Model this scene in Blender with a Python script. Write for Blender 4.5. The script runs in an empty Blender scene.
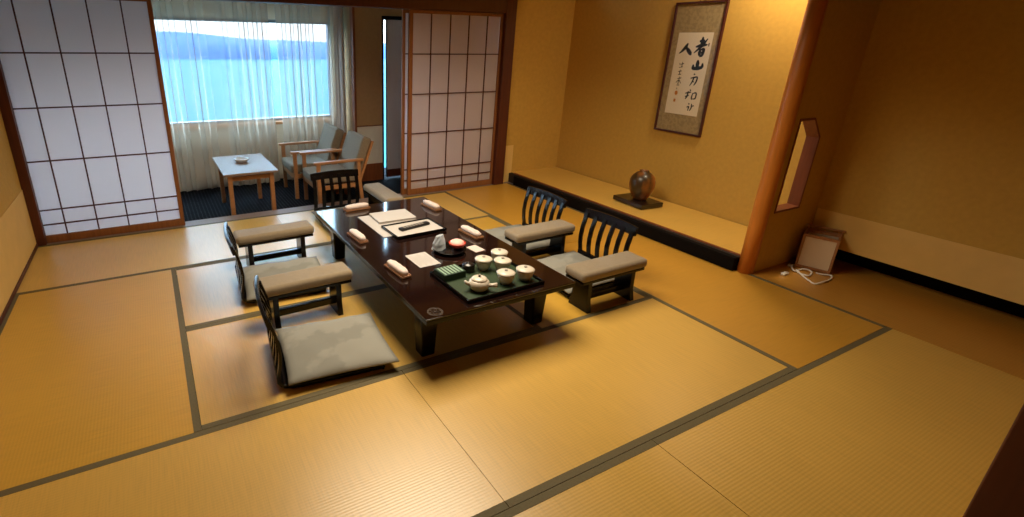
import bpy, bmesh, math, random
from mathutils import Vector, Matrix
random.seed(7)
PI = math.pi
sc = bpy.context.scene
COL = sc.collection

# ---------------------------------------------------------------- materials
def lin(c):
    return tuple(((v/255)/12.92 if v/255 <= 0.04045 else ((v/255+0.055)/1.055)**2.4) for v in c)

def new_mat(name):
    m = bpy.data.materials.new(name); m.use_nodes = True
    nt = m.node_tree; nt.nodes.clear()
    out = nt.nodes.new('ShaderNodeOutputMaterial')
    return m, nt, out

def node(nt, typ, **kw):
    n = nt.nodes.new(typ)
    for k, v in kw.items():
        if k in n.inputs: n.inputs[k].default_value = v
        else: setattr(n, k, v)
    return n

def mat(name, col, rough=0.6, metal=0.0, var=0.0, vscale=8.0, stretch=None, bump=0.0, bscale=60.0, coat=0.0, spec=0.5, col2=None, sheen=0.0, thr=None):
    """Principled surface whose colour wanders between two tones by a noise in object space."""
    m, nt, out = new_mat(name)
    b = node(nt, 'ShaderNodeBsdfPrincipled')
    nt.links.new(b.outputs[0], out.inputs[0])
    b.inputs['Roughness'].default_value = rough
    b.inputs['Metallic'].default_value = metal
    b.inputs['Specular IOR Level'].default_value = spec
    b.inputs['Coat Weight'].default_value = coat
    b.inputs['Coat Roughness'].default_value = 0.07; b.inputs['Coat IOR'].default_value = 1.65
    b.inputs['Sheen Weight'].default_value = sheen
    c = lin(col)
    b.inputs['Base Color'].default_value = (*c, 1)
    if var > 0 or col2 or bump > 0:
        tc = node(nt, 'ShaderNodeTexCoord')
        mp = node(nt, 'ShaderNodeMapping')
        if stretch: mp.inputs['Scale'].default_value = stretch
        nt.links.new(tc.outputs['Object'], mp.inputs[0])
        if var > 0 or col2:
            nz = node(nt, 'ShaderNodeTexNoise'); nz.inputs['Scale'].default_value = vscale; nz.inputs['Detail'].default_value = 5
            nt.links.new(mp.outputs[0], nz.inputs['Vector'])
            rp = node(nt, 'ShaderNodeValToRGB')
            a = col2 and lin(col2) or tuple(v*(1-var) for v in c)
            e = c if col2 else tuple(min(1, v*(1+var)) for v in c)
            lo, hi = thr or (0.3, 0.7)
            rp.color_ramp.elements[0].position = lo; rp.color_ramp.elements[1].position = hi
            rp.color_ramp.elements[0].color = (*a, 1); rp.color_ramp.elements[1].color = (*e, 1)
            nt.links.new(nz.outputs['Fac'], rp.inputs[0]); nt.links.new(rp.outputs[0], b.inputs['Base Color'])
        if bump > 0:
            n2 = node(nt, 'ShaderNodeTexNoise'); n2.inputs['Scale'].default_value = bscale; n2.inputs['Detail'].default_value = 4
            nt.links.new(mp.outputs[0], n2.inputs['Vector'])
            bp = node(nt, 'ShaderNodeBump'); bp.inputs['Strength'].default_value = bump; bp.inputs['Distance'].default_value = 0.004
            nt.links.new(n2.outputs['Fac'], bp.inputs['Height']); nt.links.new(bp.outputs[0], b.inputs['Normal'])
    return m

def tatami_mat_material(name, col):
    """Woven rush: fine ribs along the mat's long side (local X) and small straw-tone streaks."""
    m, nt, out = new_mat(name)
    b = node(nt, 'ShaderNodeBsdfPrincipled'); nt.links.new(b.outputs[0], out.inputs[0])
    b.inputs['Roughness'].default_value = 0.33; b.inputs['Specular IOR Level'].default_value = 1.0
    tc = node(nt, 'ShaderNodeTexCoord')
    w = node(nt, 'ShaderNodeTexWave', bands_direction='Y'); w.inputs['Scale'].default_value = 24; w.inputs['Distortion'].default_value = 0.25
    nt.links.new(tc.outputs['Object'], w.inputs['Vector'])
    mp = node(nt, 'ShaderNodeMapping'); mp.inputs['Scale'].default_value = (160, 6, 1)
    nt.links.new(tc.outputs['Object'], mp.inputs[0])
    nz = node(nt, 'ShaderNodeTexNoise'); nz.inputs['Scale'].default_value = 1.0; nz.inputs['Detail'].default_value = 3
    nt.links.new(mp.outputs[0], nz.inputs['Vector'])
    n3 = node(nt, 'ShaderNodeTexNoise'); n3.inputs['Scale'].default_value = 2.2
    nt.links.new(tc.outputs['Object'], n3.inputs['Vector'])
    mix = node(nt, 'ShaderNodeMath', operation='MULTIPLY_ADD'); mix.inputs[1].default_value = 0.2; 
    nt.links.new(w.outputs['Fac'], mix.inputs[0]); nt.links.new(nz.outputs['Fac'], mix.inputs[2])
    ad = node(nt, 'ShaderNodeMath', operation='MULTIPLY_ADD'); ad.inputs[1].default_value = 0.5
    nt.links.new(n3.outputs['Fac'], ad.inputs[0]); nt.links.new(mix.outputs[0], ad.inputs[2])
    rp = node(nt, 'ShaderNodeValToRGB')
    c = lin(col)
    rp.color_ramp.elements[0].position = 0.5; rp.color_ramp.elements[1].position = 1.1
    rp.color_ramp.elements[0].color = (*[v*0.90 for v in c], 1); rp.color_ramp.elements[1].color = (*[v*1.08 for v in c], 1)
    nt.links.new(ad.outputs[0], rp.inputs[0]); nt.links.new(rp.outputs[0], b.inputs['Base Color'])
    bp = node(nt, 'ShaderNodeBump'); bp.inputs['Strength'].default_value = 0.12; bp.inputs['Distance'].default_value = 0.002
    nt.links.new(w.outputs['Fac'], bp.inputs['Height']); nt.links.new(bp.outputs[0], b.inputs['Normal'])
    return m

def cloth_through(name, col, transparent, translucent):
    """Thin woven stuff: part open weave, part light-passing cloth, part plain diffuse."""
    m, nt, out = new_mat(name)
    d = node(nt, 'ShaderNodeBsdfDiffuse', Color=(*lin(col), 1))
    t = node(nt, 'ShaderNodeBsdfTranslucent', Color=(*lin(col), 1))
    mx = node(nt, 'ShaderNodeMixShader'); mx.inputs[0].default_value = translucent
    nt.links.new(d.outputs[0], mx.inputs[1]); nt.links.new(t.outputs[0], mx.inputs[2])
    last = mx
    if transparent > 0:
        tr = node(nt, 'ShaderNodeBsdfTransparent')
        m2 = node(nt, 'ShaderNodeMixShader'); m2.inputs[0].default_value = transparent
        nt.links.new(mx.outputs[0], m2.inputs[1]); nt.links.new(tr.outputs[0], m2.inputs[2]); last = m2
    nt.links.new(last.outputs[0], out.inputs[0])
    return m

def glass_mat(name, tint, rough=0.0, gloss=0.08):
    m, nt, out = new_mat(name)
    tr = node(nt, 'ShaderNodeBsdfTransparent', Color=(*tint, 1))
    gl = node(nt, 'ShaderNodeBsdfGlossy'); gl.inputs['Roughness'].default_value = rough
    mx = node(nt, 'ShaderNodeMixShader'); mx.inputs[0].default_value = gloss
    nt.links.new(tr.outputs[0], mx.inputs[1]); nt.links.new(gl.outputs[0], mx.inputs[2]); nt.links.new(mx.outputs[0], out.inputs[0])
    return m

M = dict(
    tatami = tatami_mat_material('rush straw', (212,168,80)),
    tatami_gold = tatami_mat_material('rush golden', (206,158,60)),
    heri = mat('border cloth', (104,92,62), 0.8, var=0.12, vscale=120),
    plaster = mat('ochre plaster', (200,158,70), 0.9, var=0.05, vscale=30, bump=0.25, bscale=350),
    paper_band = mat('pale paper dado', (228,188,108), 0.85, var=0.03, vscale=12),
    ceiling = mat('cedar ceiling', (96,64,40), 0.7, var=0.12, vscale=4, stretch=(1,14,1)),
    wood_red = mat('red brown timber', (128,66,28), 0.5, var=0.18, vscale=7, stretch=(6,6,0.6)),
    wood_dark = mat('dark timber', (84,36,18), 0.5, var=0.18, vscale=7, stretch=(6,6,0.6)),
    wood_door = mat('shoji timber', (140,86,44), 0.55, var=0.15, vscale=8, stretch=(6,6,0.6)),
    wood_orange = mat('polished log', (202,122,42), 0.38, var=0.12, vscale=9, stretch=(5,5,0.5)),
    wood_chair = mat('oak frame', (172,118,74), 0.45, var=0.12, vscale=10, stretch=(1,6,6)),
    wood_table = mat('pale table wood', (138,114,100), 0.45, var=0.06, vscale=8, stretch=(8,1,1), spec=0.3),
    lacquer = mat('black lacquer', (13,10,10), 0.2, spec=0.3),
    lacquer_brown = mat('dark brown lacquer', (26,13,10), 0.09, var=0.08, vscale=6, stretch=(8,1,1), spec=0.9, coat=0.5),
    carpet = None,
    grey_wall = mat('lilac grey panel', (206,196,196), 0.7),
    linen = mat('grey patterned cushion cloth', (150,146,135), 0.9, vscale=5, col2=(137,134,124), thr=(0.47,0.53), bump=0.3, bscale=300),
    suede = mat('beige armrest cloth', (140,122,96), 0.85, var=0.06, vscale=40, bump=0.15, bscale=500, sheen=0.3),
    grey_fabric = mat('grey green upholstery', (130,116,98), 0.95, var=0.08, vscale=60, bump=0.3, bscale=400),
    towel = mat('white towel', (210,190,180), 0.7, var=0.03, vscale=30, bump=0.2, bscale=200),
    tray_wood = mat('towel tray wood', (150,104,68), 0.5, var=0.1, vscale=20, stretch=(8,1,1)),
    paper = mat('white paper', (184,176,170), 0.8),
    sheet = mat('calligraphy paper', (228,214,190), 0.85),
    ink = mat('black ink', (24,22,24), 0.7),
    grey_ink = mat('grey print', (150,140,130), 0.8),
    seal = mat('orange seal ink', (190,120,50), 0.8),
    porcelain = mat('white porcelain', (218,206,188), 0.25, coat=0.3),
    green = mat('green tray mat', (36,55,26), 0.55, var=0.1, vscale=50),
    green_light = mat('pale green print', (158,184,160), 0.5),
    green_dark = mat('dark green card', (30,52,36), 0.4),
    towel_white = mat('glazed white', (236,240,244), 0.25),
    red = mat('red lacquer', (176,48,30), 0.3, coat=0.3),
    pink = mat('pale pink sweet', (250,190,176), 0.5),
    clear = cloth_through('clear film', (214,220,224), 0.35, 0.3),
    vase = mat('brown glaze', (150,90,36), 0.35, vscale=7, stretch=(1,1,0.35), col2=(62,44,20), thr=(0.42,0.58), coat=0.1),
    stand = mat('vase stand lacquer', (22,12,8), 0.3, coat=0.3),
    brocade = mat('grey brocade', (168,146,104), 0.8, vscale=38, col2=(152,131,94), thr=(0.45,0.55)),
    frame_dark = mat('picture frame wood', (70,26,20), 0.4),
    lantern_paper = cloth_through('lantern paper', (244,224,194), 0, 0.15),
    cord = mat('white cord', (240,234,224), 0.5),
    shoji_paper = cloth_through('shoji paper', (244,235,234), 0, 0.68),
    sheer = cloth_through('sheer curtain', (240,229,214), 0.50, 0.025),
    drape = cloth_through('beige drape', (210,196,186), 0, 0.3),
    metal = mat('grey metal', (140,140,145), 0.35, metal=0.9),
    closet_plaster = mat('brown sand plaster', (176,136,92), 0.9, var=0.05, vscale=30, bump=0.2, bscale=350),
    pane = glass_mat('window glass', (0.97,0.98,0.98), 0.0, 0.04),
    picture_glass = glass_mat('picture glass', (0.98,0.98,0.97), 0.02, 0.008),
    black_board = mat('black beam and slot shade', (12,8,7), 0.7, spec=0.1),  # true black of the alcove beam; painted shade in the wall slot
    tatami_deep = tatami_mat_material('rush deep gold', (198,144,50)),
    alcove_mat = tatami_mat_material('rush amber', (186,130,48)),
    soil = mat('dark brown base board', (40,24,12), 0.8),  # plain dark brown of the floor slab and alcove platform
    white_wall = mat('sunroom wallpaper', (224,210,188), 0.85, var=0.02, vscale=20),
    lake = mat('lake water', (17,80,94), 0.6, spec=0.05, var=0.06, vscale=0.01, stretch=(1,5,1)),
    hill = mat('haze blue hills', (15,63,110), 0.9, var=0.06, vscale=0.02),  # blue of the distant haze is put into the base colour
    remote = mat('black plastic', (28,24,26), 0.35),
    ground = mat('shore ground', (110,130,120), 0.9, var=0.1, vscale=0.1),
)
# striped loop carpet of the sunroom
def carpet_mat():
    m, nt, out = new_mat('navy striped carpet')
    b = node(nt, 'ShaderNodeBsdfPrincipled'); nt.links.new(b.outputs[0], out.inputs[0]); b.inputs['Roughness'].default_value = 0.95; b.inputs['Specular IOR Level'].default_value = 0.1
    tc = node(nt, 'ShaderNodeTexCoord')
    w = node(nt, 'ShaderNodeTexWave', bands_direction='X'); w.inputs['Scale'].default_value = 9; w.inputs['Distortion'].default_value = 0.3
    nt.links.new(tc.outputs['Object'], w.inputs['Vector'])
    nz = node(nt, 'ShaderNodeTexNoise'); nz.inputs['Scale'].default_value = 120
    nt.links.new(tc.outputs['Object'], nz.inputs['Vector'])
    ml = node(nt, 'ShaderNodeMath', operation='MULTIPLY'); nt.links.new(w.outputs['Fac'], ml.inputs[0]); nt.links.new(nz.outputs['Fac'], ml.inputs[1])
    rp = node(nt, 'ShaderNodeValToRGB')
    rp.color_ramp.elements[0].color = (*lin((8,9,13)), 1); rp.color_ramp.elements[1].color = (*lin((56,56,62)), 1)
    rp.color_ramp.elements[0].position = 0.30; rp.color_ramp.elements[1].position = 0.75
    nt.links.new(ml.outputs[0], rp.inputs[0]); nt.links.new(rp.outputs[0], b.inputs['Base Color'])
    return m
M['carpet'] = carpet_mat()

# ---------------------------------------------------------------- mesh helpers
class MB:
    def __init__(s): s.bm = bmesh.new()
    def add(s, verts, faces, mtx=None):
        vs = [s.bm.verts.new((mtx @ Vector(v)) if mtx else v) for v in verts]
        for f in faces:
            try: s.bm.faces.new([vs[i] for i in f])
            except ValueError: pass
        return s
    def box(s, x0, x1, y0, y1, z0, z1, mtx=None):
        v = [(x0,y0,z0),(x1,y0,z0),(x1,y1,z0),(x0,y1,z0),(x0,y0,z1),(x1,y0,z1),(x1,y1,z1),(x0,y1,z1)]
        return s.add(v, [(0,3,2,1),(4,5,6,7),(0,1,5,4),(1,2,6,5),(2,3,7,6),(3,0,4,7)], mtx)
    def prism(s, pts, a, b, axis='Y', mtx=None):
        """closed outline pts in the plane across axis, extruded from a to b"""
        def P(u, v, w): return (u, w, v) if axis == 'Y' else ((w, u, v) if axis == 'X' else (u, v, w))
        n = len(pts)
        vs = [P(u, v, a) for u, v in pts] + [P(u, v, b) for u, v in pts]
        fs = [tuple(range(n)), tuple(range(2*n-1, n-1, -1))] + [(i, i+n, (i+1) % n + n, (i+1) % n) for i in range(n)]
        return s.add(vs, fs, mtx)
    def lathe(s, prof, n=24, c=(0,0,0), cap=True):
        vs, fs = [], []
        for r, z in prof:
            for k in range(n):
                a = 2*PI*k/n; vs.append((c[0]+r*math.cos(a), c[1]+r*math.sin(a), c[2]+z))
        for i in range(len(prof)-1):
            for k in range(n):
                k2 = (k+1) % n
                fs.append((i*n+k, i*n+k2, (i+1)*n+k2, (i+1)*n+k))
        if cap:
            fs.append(tuple(range(n-1, -1, -1))); m0 = (len(prof)-1)*n; fs.append(tuple(range(m0, m0+n)))
        return s.add(vs, fs)
    def tube(s, pts, r, n=8, radii=None):
        pts = [Vector(p) for p in pts]; vs, fs = [], []
        up = Vector((0,0,1))
        for i, p in enumerate(pts):
            t = (pts[min(i+1, len(pts)-1)] - pts[max(i-1, 0)]).normalized()
            ref = up if abs(t.dot(up)) < 0.95 else Vector((1,0,0))
            u = t.cross(ref).normalized(); w = u.cross(t).normalized()
            rr = radii[i] if radii else r
            for k in range(n):
                a = 2*PI*k/n; vs.append(tuple(p + u*rr*math.cos(a) + w*rr*math.sin(a)))
        for i in range(len(pts)-1):
            for k in range(n):
                k2 = (k+1) % n; fs.append((i*n+k, i*n+k2, (i+1)*n+k2, (i+1)*n+k))
        fs.append(tuple(range(n-1, -1, -1))); m0 = (len(pts)-1)*n; fs.append(tuple(range(m0, m0+n)))
        return s.add(vs, fs)
    def strip(s, line, half, thick_dir, th):
        """bent board: line of (x,z) points, width along Y from half[0] to half[1], thickness th"""
        n = len(line); vs = []
        for i, (x, z) in enumerate(line):
            a = line[max(i-1,0)]; b = line[min(i+1,n-1)]
            dx, dz = b[0]-a[0], b[1]-a[1]; l = math.hypot(dx, dz) or 1
            nx, nz = -dz/l*th/2, dx/l*th/2
            vs += [(x+nx, half[0], z+nz), (x+nx, half[1], z+nz), (x-nx, half[1], z-nz), (x-nx, half[0], z-nz)]
        fs = []
        for i in range(n-1):
            for k in range(4):
                k2 = (k+1) % 4; fs.append((i*4+k, (i+1)*4+k, (i+1)*4+k2, i*4+k2))
        fs.append((0,1,2,3)); fs.append((n*4-1, n*4-2, n*4-3, n*4-4))
        return s.add(vs, fs)
    def build(s, name, material, parent=None, bevel=0.0, smooth=False, segs=2, sub=0):
        bmesh.ops.recalc_face_normals(s.bm, faces=s.bm.faces)
        me = bpy.data.meshes.new(name); s.bm.to_mesh(me); s.bm.free()
        o = bpy.data.objects.new(name, me); COL.objects.link(o)
        if material is not None: me.materials.append(material)
        if parent is not None: o.parent = parent
        if bevel > 0:
            md = o.modifiers.new('edge', 'BEVEL'); md.width = bevel; md.segments = segs; md.limit_method = 'ANGLE'
        if sub:
            md = o.modifiers.new('round', 'SUBSURF'); md.levels = sub; md.render_levels = sub
        if smooth or bevel > 0:
            for p in me.polygons: p.use_smooth = True
            if bevel > 0 and not sub:
                md = o.modifiers.new('wn', 'WEIGHTED_NORMAL'); md.keep_sharp = True
        return o

def tag(o, label, cat, group=None):
    o['label'] = label; o['category'] = cat
    if group: o['group'] = group
    return o
def struct(o): o['kind'] = 'structure'; return o
def empty(name, loc=(0,0,0), rz=0.0):
    o = bpy.data.objects.new(name, None); COL.objects.link(o); o.location = loc; o.rotation_euler = (0,0,rz); o.empty_display_size = 0.1
    return o
def thing(name, label, cat, loc=(0,0,0), rz=0.0, group=None):
    return tag(empty(name, loc, rz), label, cat, group)
def kids(o): return [c for c in bpy.data.objects if c.parent is o]
def copy_tree(o, parent=None):
    c = o.copy(); COL.objects.link(c); c.parent = parent
    for ch in kids(o): copy_tree(ch, c)
    return c
def place(proto, used, loc, rz, label, group=None):
    o = proto if not used else copy_tree(proto)
    o.location = loc; o.rotation_euler = (0,0,rz); o['label'] = label
    if group: o['group'] = group
    return o

# ---------------------------------------------------------------- camera
cam = bpy.data.cameras.new('camera'); co = bpy.data.objects.new('camera', cam); COL.objects.link(co)
co.location = (0.92478, -0.97261, 1.57758)
co.rotation_euler = (math.radians(69.59155), math.radians(-0.83619), math.radians(-27.12721))
cam.sensor_fit = 'HORIZONTAL'; cam.sensor_width = 36.0
cam.lens = 500.2428/1024*36.0
cam.shift_x = (512-412.5306)/1024
cam.shift_y = -(258.5-227.2070)/1024
cam.clip_start = 0.02; cam.clip_end = 4000
sc.camera = co

# ---------------------------------------------------------------- room shell
XL, XR, YB, YN, ZC = -0.04, 5.40, 3.72, -2.2, 2.45
SF = -0.12                    # sunroom floor level
YS = 5.42                     # sunroom window wall

# floor: a base slab carrying the tatami mats
fl = struct(MB().box(XL-0.1, 5.9, YN, 3.66, -0.14, -0.052).build('floor', M['soil']))
def tatami(x0, x1, y0, y1, along, material):
    cx, cy = (x0+x1)/2, (y0+y1)/2
    L, Wd = (x1-x0, y1-y0) if along == 'X' else (y1-y0, x1-x0)
    g = 0.0012
    o = MB().box(-L/2+g, L/2-g, -Wd/2+g, Wd/2-g, -0.05, 0).build('tatami_mat', material, fl)
    o.location = (cx, cy, 0); o.rotation_euler = (0,0, 0 if along == 'X' else PI/2)
    for s in (-1, 1):
        a, b = (Wd/2-g-0.031, Wd/2-g) if s > 0 else (-Wd/2+g, -Wd/2+g+0.031)
        MB().box(-L/2+g, L/2-g, a, b, -0.004, 0.0012).build('border_cloth', M['heri'], o)
    return o
X1, X2, X3, X4 = 0.92, 1.87, 3.708, 4.70
Y0, Y1, Y2, Y3, Y4 = 0.05, 0.947, 1.84, 2.745, 3.66
T, G = M['tatami'], M['tatami_gold']
tatami(XL, X1, Y1, Y3, 'Y', G)
tatami(XL, 1.84, Y3, Y4, 'X', T)
tatami(1.84, X3, Y3, Y4, 'X', T)
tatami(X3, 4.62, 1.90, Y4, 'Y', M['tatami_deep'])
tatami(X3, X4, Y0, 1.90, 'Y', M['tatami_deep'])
tatami(X1, 2.76, Y2, Y3, 'X', T)
tatami(X1, 2.76, Y1, Y2, 'X', T)
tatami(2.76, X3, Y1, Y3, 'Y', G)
tatami(XL, X2, Y0, Y1, 'X', T)
tatami(X2, X3, Y0, Y1, 'X', T)
tatami(XL, 0.78, -0.87, Y0, 'X', T)
tatami(0.78, 2.62, -0.87, Y0, 'X', T)
tatami(2.62, X4, -0.87, Y0, 'X', T)
# strip of floor in the side alcove and boards behind the camera
MB().box(X4+0.002, 5.62, -0.87, 0.866, -0.05, 0.0).build('alcove_floor_mat', M['alcove_mat'], fl)
MB().box(XL, 5.4, YN, -0.875, -0.05, 0.0).build('entry_boards', M['wood_red'], fl)

# walls
def wall(name, mb, m): return struct(mb.build(name, m))
wall('wall_left', MB().box(XL-0.1, XL, YN, 3.66, 0, ZC), M['plaster'])
MLB = MB().box(XL, XL+0.004, YN, 3.66, 0.0, 0.47); struct(MLB.build('trim_1', M['paper_band']))
struct(MB().box(XL, XL+0.012, YN, 3.66, 0, 0.028).build('baseboard_left', M['wood_dark']))
# back wall of the tatami room: piece beside the shoji, and above the lintel
wall('wall_back', MB().box(4.53, 5.5, YB, YB+0.1, 0, ZC).box(XL-0.1, 4.53, YB-0.02, YB+0.08, 2.02, ZC), M['plaster'])
struct(MB().box(4.53, 4.69, YB-0.004, YB+0.001, 0.0, 0.44).build('trim_2', M['paper_band']))
# deep wall of both alcoves, and its pale dado with the slot below, its shade painted black
wr = wall('wall_right', MB().box(XR, XR+0.08, 0.94, YB+0.1, 0, ZC+0.2).box(XR, XR+0.08, -0.95, 0.94, 0.152, ZC+0.2), M['plaster'])
struct(MB().box(XR-0.004, XR+0.001, -0.87, 0.86, 0.152, 0.418).build('trim_3', M['paper_band']))
struct(MB().box(5.62, 5.7, -0.95, 0.94, 0, 0.2).box(5.48, 5.62, -0.95, 0.94, 0.156, 0.2).box(5.401, 5.70, 0.862, 0.94, -0.06, 0.2).box(5.401,5.70,-0.95,-0.87,-0.06,0.2).build('wall_recess', M['black_board']))  # black boards stand in for the shade inside the slot
# near side: short wall and its timber post
wall('wall_front', MB().box(2.95, 5.5, -0.95, -0.87, 0, ZC).box(XL-0.1, 5.5, YN-0.08, YN, 0, ZC).box(5.5,5.58,YN,-0.9,0,ZC), M['plaster'])
struct(MB().box(2.83, 2.95, -0.89, -0.76, 0, ZC).build('trim_4', M['wood_dark'], bevel=0.006))
struct(MB().box(XL-0.1, 4.66, YN-0.08, 3.75, ZC, ZC+0.08).box(4.66, 5.6, YN-0.08, -0.87, ZC, ZC+0.08).build('ceiling', M['ceiling']))

# lintel, posts and threshold of the shoji opening
struct(MB().box(XL-0.1, 4.53, 3.655, 3.80, 1.865, 2.02).build('trim_5', M['wood_dark'], bevel=0.004))
struct(MB().box(4.40, 4.53, 3.65, 3.80, 0, 2.02).build('trim_6', M['wood_dark'], bevel=0.004))
struct(MB().box(XL-0.02, 0.025, 3.655, 3.80, 0, 1.865).build('trim_7', M['wood_dark'], bevel=0.004))
struct(MB().box(XL, 4.69, 3.66, 3.80, -0.12, -0.001).build('trim_8', M['wood_table']))

# shoji leaves
def shoji(n, x0, x1, y, vbars, inner, label=None):
    d = struct(empty('door_%d' % n, ((x0+x1)/2, y, 0)))
    cx = (x0+x1)/2
    i0, i1 = inner
    f = MB()
    f.box(x0-cx, i0-cx, -0.015, 0.015, 0.001, 1.862); f.box(i1-cx, x1-cx, -0.015, 0.015, 0.001, 1.862)
    f.box(i0-cx, i1-cx, -0.014, 0.014, 0.001, 0.062); f.box(i0-cx, i1-cx, -0.014, 0.014, 1.832, 1.862)
    f.build('frame', M['wood_door'], d, bevel=0.002)
    l = MB()
    for x in vbars: l.box(x-cx-0.005, x-cx+0.005, -0.010, 0.0, 0.062, 1.832)
    for z in (1.457, 1.066, 0.664, 0.273, 0.152): l.box(i0-cx, i1-cx, -0.011, 0.0, z-0.005, z+0.005)
    l.build('lattice', M['wood_dark'], d)
    MB().box(i0-cx, i1-cx, 0.0005, 0.0015, 0.05, 1.845).build('paper', M['shoji_paper'], d)
    return d
shoji(1, -0.03, 1.052, 3.715, (0.173,0.396,0.618,0.841), (-0.004,1.020))
shoji(2, 3.285, 4.40, 3.715, (3.532,3.754,3.977,4.204), (3.325,4.372))
shoji(3, 3.232, 4.36, 3.756, (3.46,3.68,3.90,4.12), (3.262,4.33))

# tokonoma: raised floor, front beam, log post, partition, header
tk = struct(MB().box(4.655, 5.40, 0.945, 3.72, 0.0, 0.108).build('floor_alcove', M['soil']))
m_ = MB().box(-1.385, 1.385, -0.345, 0.345, 0, 0.006).build('rush_surface', T, tk); m_.location = (5.042, 2.333, 0.108); m_.rotation_euler = (0,0,PI/2)
struct(MB().box(4.612, 4.69, 0.945, 3.57, 0.0, 0.106).build('trim_9', M['black_board'], bevel=0.006))
struct(MB().box(4.685, 4.705, 0.945, 3.66, 0.106, 0.117).build('trim_10', M['wood_red'], bevel=0.002))
lg = MB(); prof = [(0.054,0),(0.054,0.4),(0.053,1.2),(0.052,ZC)]
lg.lathe(prof, 20, (4.70,0.90,0)); struct(lg.build('trim_11', M['wood_orange'], smooth=True))
# partition with the cut-out opening
def partition():
    x0, x1, y0, y1 = 4.75, 5.40, 0.865, 0.935
    hole = [(4.80,0.455),(5.12,0.455),(5.12,0.985),(4.985,1.125),(4.80,1.125)]
    mb = MB()
    mb.box(x0, hole[0][0], y0, y1, 0, 2.58); mb.box(hole[1][0], x1, y0, y1, 0, 2.58)
    mb.box(hole[0][0], hole[1][0], y0, y1, 0, 0.455); mb.box(hole[0][0], hole[1][0], y0, y1, 1.125, 2.58)
    mb.prism([(5.12,0.985),(5.12,1.125),(4.985,1.125)], y0, y1, 'Y')
    p = struct(mb.build('wall_partition', M['plaster']))
    fr = MB(); n = len(hole); t = 0.016
    c = (4.96, 0.79)
    inn = [(4.80+0.012,0.455+t),(5.12-t,0.455+t),(5.12-t,0.985-t*0.4),(4.985-t*0.4,1.125-t),(4.80+0.012,1.125-t)]
    for i in range(n):
        j = (i+1) % n
        fr.prism([hole[i], hole[j], inn[j], inn[i]], y0-0.006, y1+0.006, 'Y')
    fr.build('opening_frame', M['wood_red'], p)
partition()
struct(MB().box(4.62, 4.78, 0.9, 3.72, 2.20, ZC+0.2).box(4.66,4.78,-0.87,0.9,1.90,ZC+0.2).build('trim_12', M['wood_red']))
struct(MB().box(4.70, 5.5, -0.95, 3.80, ZC+0.12, ZC+0.2).build('ceiling_alcove', M['ceiling']))

# ---------------------------------------------------------------- sunroom shell
SC = 2.35
struct(MB().box(-0.6, 5.2, 3.80, YS, SF-0.05, SF).build('floor_sunroom', M['carpet']))
struct(MB().box(-0.6, 5.2, 3.80, YS+0.1, SC, SC+0.06).build('ceiling_sunroom', M['white_wall']))
wall('wall_sunroom', MB().box(-0.66, -0.6, 3.7, YS+0.1, SF, SC).box(5.2,5.26,3.83,YS+0.4,SF,SC)
     .box(-0.66, 3.3, YS, YS+0.12, SF, 0.62).box(-0.66, 3.3, YS, YS+0.12, 1.79, SC).box(-0.66, -0.5, YS, YS+0.12, 0.62, 1.79).box(3.06, 3.3, YS, YS+0.12, 0.62, 1.79)
     .box(-0.66, XL-0.1, 3.72, 3.8, SF, SC).box(4.53,5.26,3.82,3.88,SF,SC), M['white_wall'])
wd = struct(empty('window_1', (1.28, YS+0.05, 1.2)))
f = MB(); X0w, X1w, Z0w, Z1w = -1.78, 1.78, -0.58, 0.59
f.box(X0w, X1w, -0.04, 0.04, Z0w, Z0w+0.035).box(X0w, X1w, -0.04, 0.04, Z1w-0.035, Z1w)
for x in (X0w, -0.62, X1w-0.035): f.box(x, x+0.035, -0.04, 0.04, Z0w+0.035, Z1w-0.035)
f.build('frame', M['metal'], wd)
MB().box(X0w+0.03, X1w-0.03, -0.004, 0.004, Z0w+0.03, Z1w-0.03).build('pane', M['pane'], wd)
struct(MB().box(-0.5, 3.08, YS-0.07, YS+0.02, 0.585, 0.62).build('trim_13', M['wood_chair']))
# closet wall beyond, with the doorway
YD = 4.86
wc = wall('wall_closet', MB().box(3.15, 3.50, YD, YD+0.06, SF, SC).box(3.50, 4.6, YD, YD+0.06, 1.81, SC).box(4.35, 5.2, YD, YD+0.06, SF, 1.81).box(3.15,3.21,YD+0.06,YS,SF,SC), M['closet_plaster'])
struct(MB().box(3.155, 3.50, YD-0.004, YD+0.001, SF, 0.575).build('trim_14', M['white_wall']))
struct(MB().box(3.155, 3.50, YD-0.008, YD, 0.575, 0.587).box(3.128, 3.156, YD-0.02, YD+0.07, SF, SC).build('trim_15', M['wood_red']))
struct(MB().box(3.155, 3.50, YD-0.016, YD-0.002, SF, 0.10).build('baseboard_closet', M['wood_red']))
d4 = struct(empty('door_4', (3.95, YD, SF)))
f = MB(); f.box(-0.45, -0.430, -0.01, 0.05, 0, 1.96).box(0.40, 0.44, -0.02, 0.08, 0, 1.96).box(-0.45, 0.44, -0.02, 0.08, 1.93, 1.97)
f.build('frame', M['lacquer'], d4)
MB().box(-0.385, 0.40, 0.0, 0.012, 0.02, 1.93).build('panel', M['grey_wall'], d4)
MB().box(-0.395, -0.385, -0.002, 0.014, 0.02, 1.93).build('edge_strip', M['lacquer'], d4)
MB().box(-0.385, 0.40, -0.008, 0.0, 0.02, 0.12).build('kick_plate', M['wood_dark'], d4)

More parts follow.
